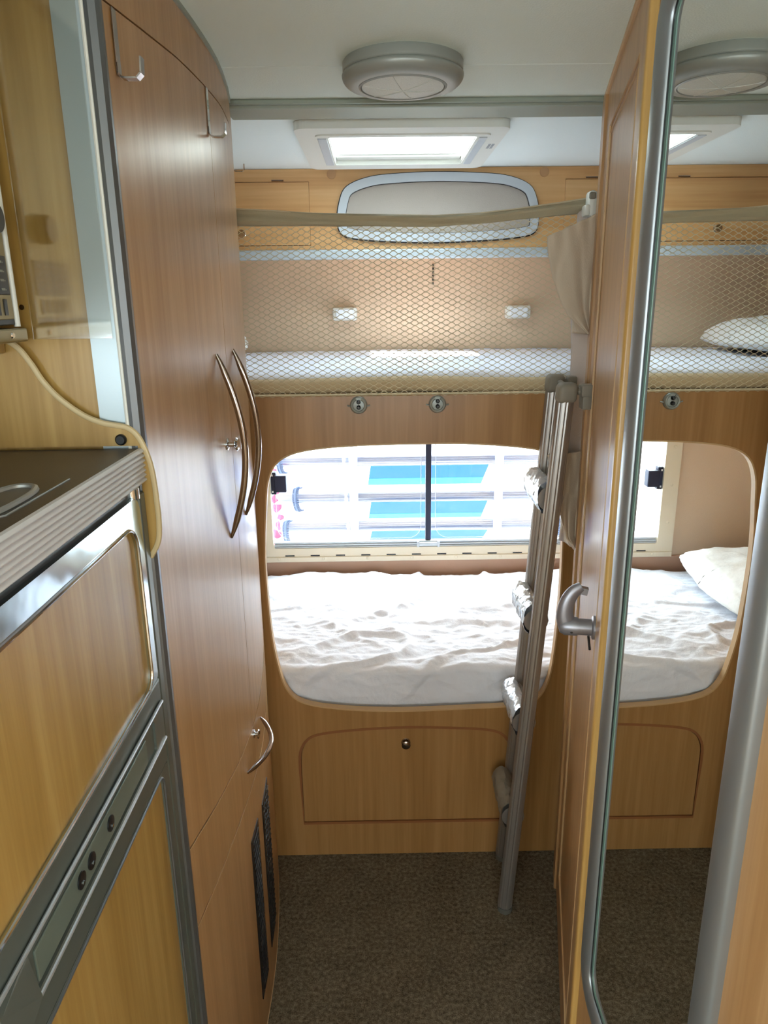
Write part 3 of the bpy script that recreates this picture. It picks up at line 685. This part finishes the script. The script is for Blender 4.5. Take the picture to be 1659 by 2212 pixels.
tag(build('microwave_shelf', G().box(-.865, -.432, .30, .864, 1.5345, 1.5475, .002), BEECHY), 'beech shelf carrying the microwave oven', 'shelf')

# ------------------------------------------------------------ angled washroom door on the right
D0 = Vector((.344, 1.0, 0)); DU = Vector((.153, .71, 0)).normalized(); DN = Vector((-DU.y, DU.x, 0))
def DT(u, d, z): return D0+DU*u+DN*d+Vector((0,0,z))
dr = struct('door_1', loc=tuple(D0))
DF = lambda d0: (lambda u, v, t: DT(u, d0-t, v))
build('door_leaf', G().plate(rect(.052, .652, .02, 1.998), [rect(.135, .575, .12, 1.915)], DF(0), .022), BEECH, dr)
build('leaf_field', G().plate(rect(.131, .579, .116, 1.919), [], DF(-.0035), .014), BEECH, dr, label='recessed beech field')
bd = G()
for L, rr in ((rect(.135, .575, .12, 1.915), .0024), (rect(.150, .560, .135, 1.900), .0016)):
    bd.tube([DT(a, -.0015, b_) for a, b_ in L], rr, 6, closed=True)
build('panel_bead', bd, LIP, dr)
build('door_frame', G().box(.656, .716, -.03, .006, .001, 1.999, .002, T=lambda v: DT(v.x, v.y, v.z)), BEECH, dr)
build('frame_edge', G().tube([DT(.7165, .004, .002), DT(.7165, .004, 1.998)], .0022, 8), LIP, dr, smooth=True)
build('frame_slot', G().box(.6525, .6555, -.01, -.002, .02, 1.998, T=lambda v: DT(v.x, v.y, v.z)), GAP, dr)
build('hinge_lipping', G().box(.004, .030, -.02, .007, .001, 1.999, .005, 3, T=lambda v: DT(v.x, v.y, v.z)), BEECHD, dr, smooth=True)
build('lipping_strip', G().box(.033, .049, -.02, .003, .001, 1.999, .003, 2, T=lambda v: DT(v.x, v.y, v.z)), BEECHD, dr, smooth=True)
build('ceiling_strip', G().box(.0, .716, -.02, .006, 1.990, 2.0, .002, T=lambda v: DT(v.x, v.y, v.z)), LIP, dr)
# lever handle
HNDL = mat('satin handle metal', rgb(150,148,154), .36, .6)
hb = build('handle_rose', G().lathe([(.021,0),(.021,.004),(.018,.006)], DT(.155, 0, 1.035), DN, 28), HNDL, dr, smooth=True)
hn = build('lever_handle', G().tube([DT(.155, 0, 1.035), DT(.155, .046, 1.035)], .0145, 24), HNDL, dr, smooth=True)
build('handle_head', G().tube([DT(.155, .030, 1.035), DT(.155, .052, 1.035), DT(.155,.060,1.035)], [.0165,.0165,.012], 24), HNDL, hn, smooth=True)
P = cr([tuple(DT(.155, .044, 1.030)), tuple(DT(.155, .052, 1.052)), tuple(DT(.156, .050, 1.078)), tuple(DT(.158, .040, 1.098)), tuple(DT(.160, .026, 1.108))], 6, False)
build('lever', G().tube(P, [.0175-.0075*i/(len(P)-1) for i in range(len(P))], 16, flat=.75), HNDL, hn, smooth=True)
build('lever_tip', G().tube([DT(.160, .036, 1.104), DT(.160, .016, 1.100)], .0085, 4, rot=PI/4), HNDL, hn)
build('handle_screw', G().lathe([(.0028,0),(.002,.001)], DT(.140, .040, 1.030), -DU, 10), BLACK, hn)
build('key_peg', G().tube([DT(.155, .010, 1.018), DT(.155, .006, .992)], .0022, 8), BLACK, hb)

# ------------------------------------------------------------ mirrored cabinet on the right
MXR = .344
mc = thing('mirror_cabinet', (.6, .65, 0), 'beech washroom cabinet side carrying a tall framed mirror on the right', 'cabinet')
build('side_panel', G().box(MXR+.004, MXR+.022, -.10, 1.0, .001, 1.999), BEECH, mc)
build('cabinet_body', G().box(MXR+.023, 1.0, -.10, .99, .001, 1.999), BEECHY, mc)
mr = thing('wall_mirror', (MXR, .75, .5), 'tall mirror with a rounded silver aluminium frame on the right cabinet', 'mirror')
MI = rrect(.615, .930, .492, 1.915, .030, 10)
def sweep(L, prof, x0):
    n = len(L); vs = []
    for d, h in prof: vs += [(x0-h, a, b_) for a, b_ in offs(L, d)]
    return G().add(vs, [(k*n+i, k*n+(i+1) % n, (k+1)*n+(i+1) % n, (k+1)*n+i) for k in range(len(prof)-1) for i in range(n)])
build('glass', G().plate(offs(MI, .002), [], XP(MXR-.0005, 1), .004), MIRROR, mr)
build('frame', sweep(MI, [(.0030,-.001),(.0030,.003)]+[(.0230-.0198*math.cos(a), .003+.0085*math.sin(a)) for a in [PI*k/12 for k in range(1, 12)]]+[(.0430,.003),(.0430,-.004)], MXR), FRM, mr, smooth=True, angle=50)
build('gasket', sweep(MI, [(.0008,-.001),(.0012,.0030),(.0032,.0030)], MXR), BLACK, mr)
build('glass_bevel', sweep(MI, [(-.0055,.0004),(-.005,.0012),(.0012,.0016)], MXR), GLASSE, mr)

# ------------------------------------------------------------ ladder
ldr = thing('bunk_ladder', (.34, 1.67, 0), 'aluminium bunk ladder standing edge on beside the bunk opening', 'ladder')
def railpath(y, xb, xt, zt): return Vector((xb, y, .0)), Vector((xt, y, zt))
def rail(y, xb, xt, zt, r=.0185):
    a, b_ = Vector((xb, y, .012)), Vector((xt, y, zt)); t = (b_-a).normalized(); sx = Vector((t.z,0,-t.x)); sy = Vector((0,1,0)); n = 40; L = []
    for j in range(n):
        an = 2*PI*j/n; ca, sa = math.cos(an), math.sin(an)
        rr = 1.0-(.07 if (j % 5 == 0) else 0)
        L.append(sx*(r*1.05*ca*rr)+sy*(r*.95*sa*rr))
    vs = [a+q for q in L]+[b_+q for q in L]
    fs = [(j, (j+1) % n, (j+1) % n+n, j+n) for j in range(n)]+[tuple(range(n)), tuple(range(2*n-1, n-1, -1))]
    build('rail', G().add(vs, fs), ALUR, ldr, smooth=True, angle=12)
    build('foot', G().lathe([(r*1.02,0),(r*1.08,.004),(r*1.08,.016)], (xb, y, 0), t, 24), mat('grey rubber', rgb(96,96,90), .6), ldr, smooth=True)
ALUR = mat('ridged ladder aluminium', rgb(168,164,160), .36, .75)
rail(1.575, .327, .412, 1.380); rail(1.765, .352, .432, 1.380)
for k, z in enumerate((1.150, .845, .565, .285)):
    x = .327+(.412-.327)*z/1.38+.010
    tr = build('tread', G().tube([(x-.012, 1.592, z), (x-.012, 1.752, z)], [.030, .030], 16, flat=1.0), ALUR, ldr, smooth=True)
    wg = G()
    def wf(u, v, x=x, z=z, k=k):
        a = u*2*PI; y = 1.594+.155*v
        rx = .026+.004*fbm(math.cos(a)*2, y*40+k, math.sin(a)*2, 3)+.0025*max(0, ridge(math.cos(a)*2, y*60, k)-.5); rz = .042+.004*fbm(math.cos(a)*3, y*30+k*3, math.sin(a)*3, 3)
        return (x-.016+rx*math.cos(a)-.06*(rz*math.sin(a)), y, z+rz*math.sin(a))
    build('wrapping', wg.grid(wf, 36, 40), WRAPM if k < 3 else TGREY, tr, smooth=True, label='crinkled clear wrapping')
for y, xt in ((1.575, .412), (1.765, .432)):
    cp = build('top_cap', G().box(xt-.0215, xt+.0215, y-.021, y+.021, 1.372, 1.416, .011, 3, T=lambda v, xt=xt: Vector((v.x+(v.z-1.372)*.07, v.y, v.z))), TGREY, ldr, smooth=True)
    build('cap_link', G().tube([(xt+.018, y, 1.398), (xt+.034, y, 1.398)], .008, 12), TGREY, cp, smooth=True)
    build('hook_bracket', G().box(xt+.030, xt+.066, y-.018, y+.018, 1.385, 1.412, .005).box(xt+.034, xt+.062, y-.016, y+.016, 1.358, 1.388, .004), TGREY, cp, smooth=True)
build('top_rod', G().tube([(.425, 1.59, 1.398), (.442, 1.75, 1.398)], .007, 10), TGREY, ldr, smooth=True)

# ------------------------------------------------------------ hanging cloth organiser
og = thing('hanging_organiser', (.49, 1.74, 1.0), 'beige cloth organiser with bulging pockets hanging beside the bunks', 'organiser')
def bkf(u, v):
    z = .99+v*.80; y = 1.772-.062*u; x = .468+.036*u
    x += .004*math.sin(v*14)*(1-u)-.010*max(0, v-.55)*(1-u); return (x, y, z)
build('backing', G().grid(bkf, 10, 60), mat('pale cloth', rgb(206,192,184), .9, bump=.3, bscale=300), og, smooth=True, solid=.002)
def pocket(zs, tx, rimA, rimB, ytip, nm, seed):
    ztop_, zbot = zs[0], zs[-1]
    def pf(u, v):
        z = ztop_+(zbot-ztop_)*v
        xt = lerp(-z, [-q for q in zs], tx)
        A = Vector((.500, 1.700)); B = Vector((.470, 1.768)); T = Vector((xt, ytip))
        # quadratic-ish loop through the tip, tighter at the tip
        if u < .5: s = u*2; q = A.lerp(T, s); bul = math.sin(s*PI)
        else: s = (u-.5)*2; q = T.lerp(B, s); bul = math.sin(s*PI)
        wdt = (.47-xt)*.18
        if u < .5: q = q+Vector((-.1, -1))*wdt*bul*.55
        else: q = q+Vector((-.2, 1))*wdt*bul*.15
        f = math.exp(-v*5)
        fold = .0030*math.sin(u*52+seed+3*v)*math.exp(-v*7)+.007*fbm(u*3+seed, v*1.5, 2, 2)+.012*max(0, ridge(u*4.5-v*1.2+seed, v*1.1, 3)-.55)*min(1, v*4)
        rise = (rimA*(1-min(1, u*2)) if u < .5 else rimB*(u-.5)*2)*(1-v)
        return (q.x+fold*.6, q.y+fold, z+rise)
    return build(nm, G().grid(pf, 60, 50), CLOTH, og, smooth=True, angle=180, solid=.002)
p1 = pocket([1.722,1.69,1.636,1.59,1.556,1.513], [.379,.380,.392,.412,.432,.480], .052, .03, 1.675, 'pocket', 1)
p2 = pocket([1.236,1.20,1.16,1.10,1.028,.991], [.403,.409,.418,.437,.460,.494], .004, .035, 1.668, 'pocket', 4)
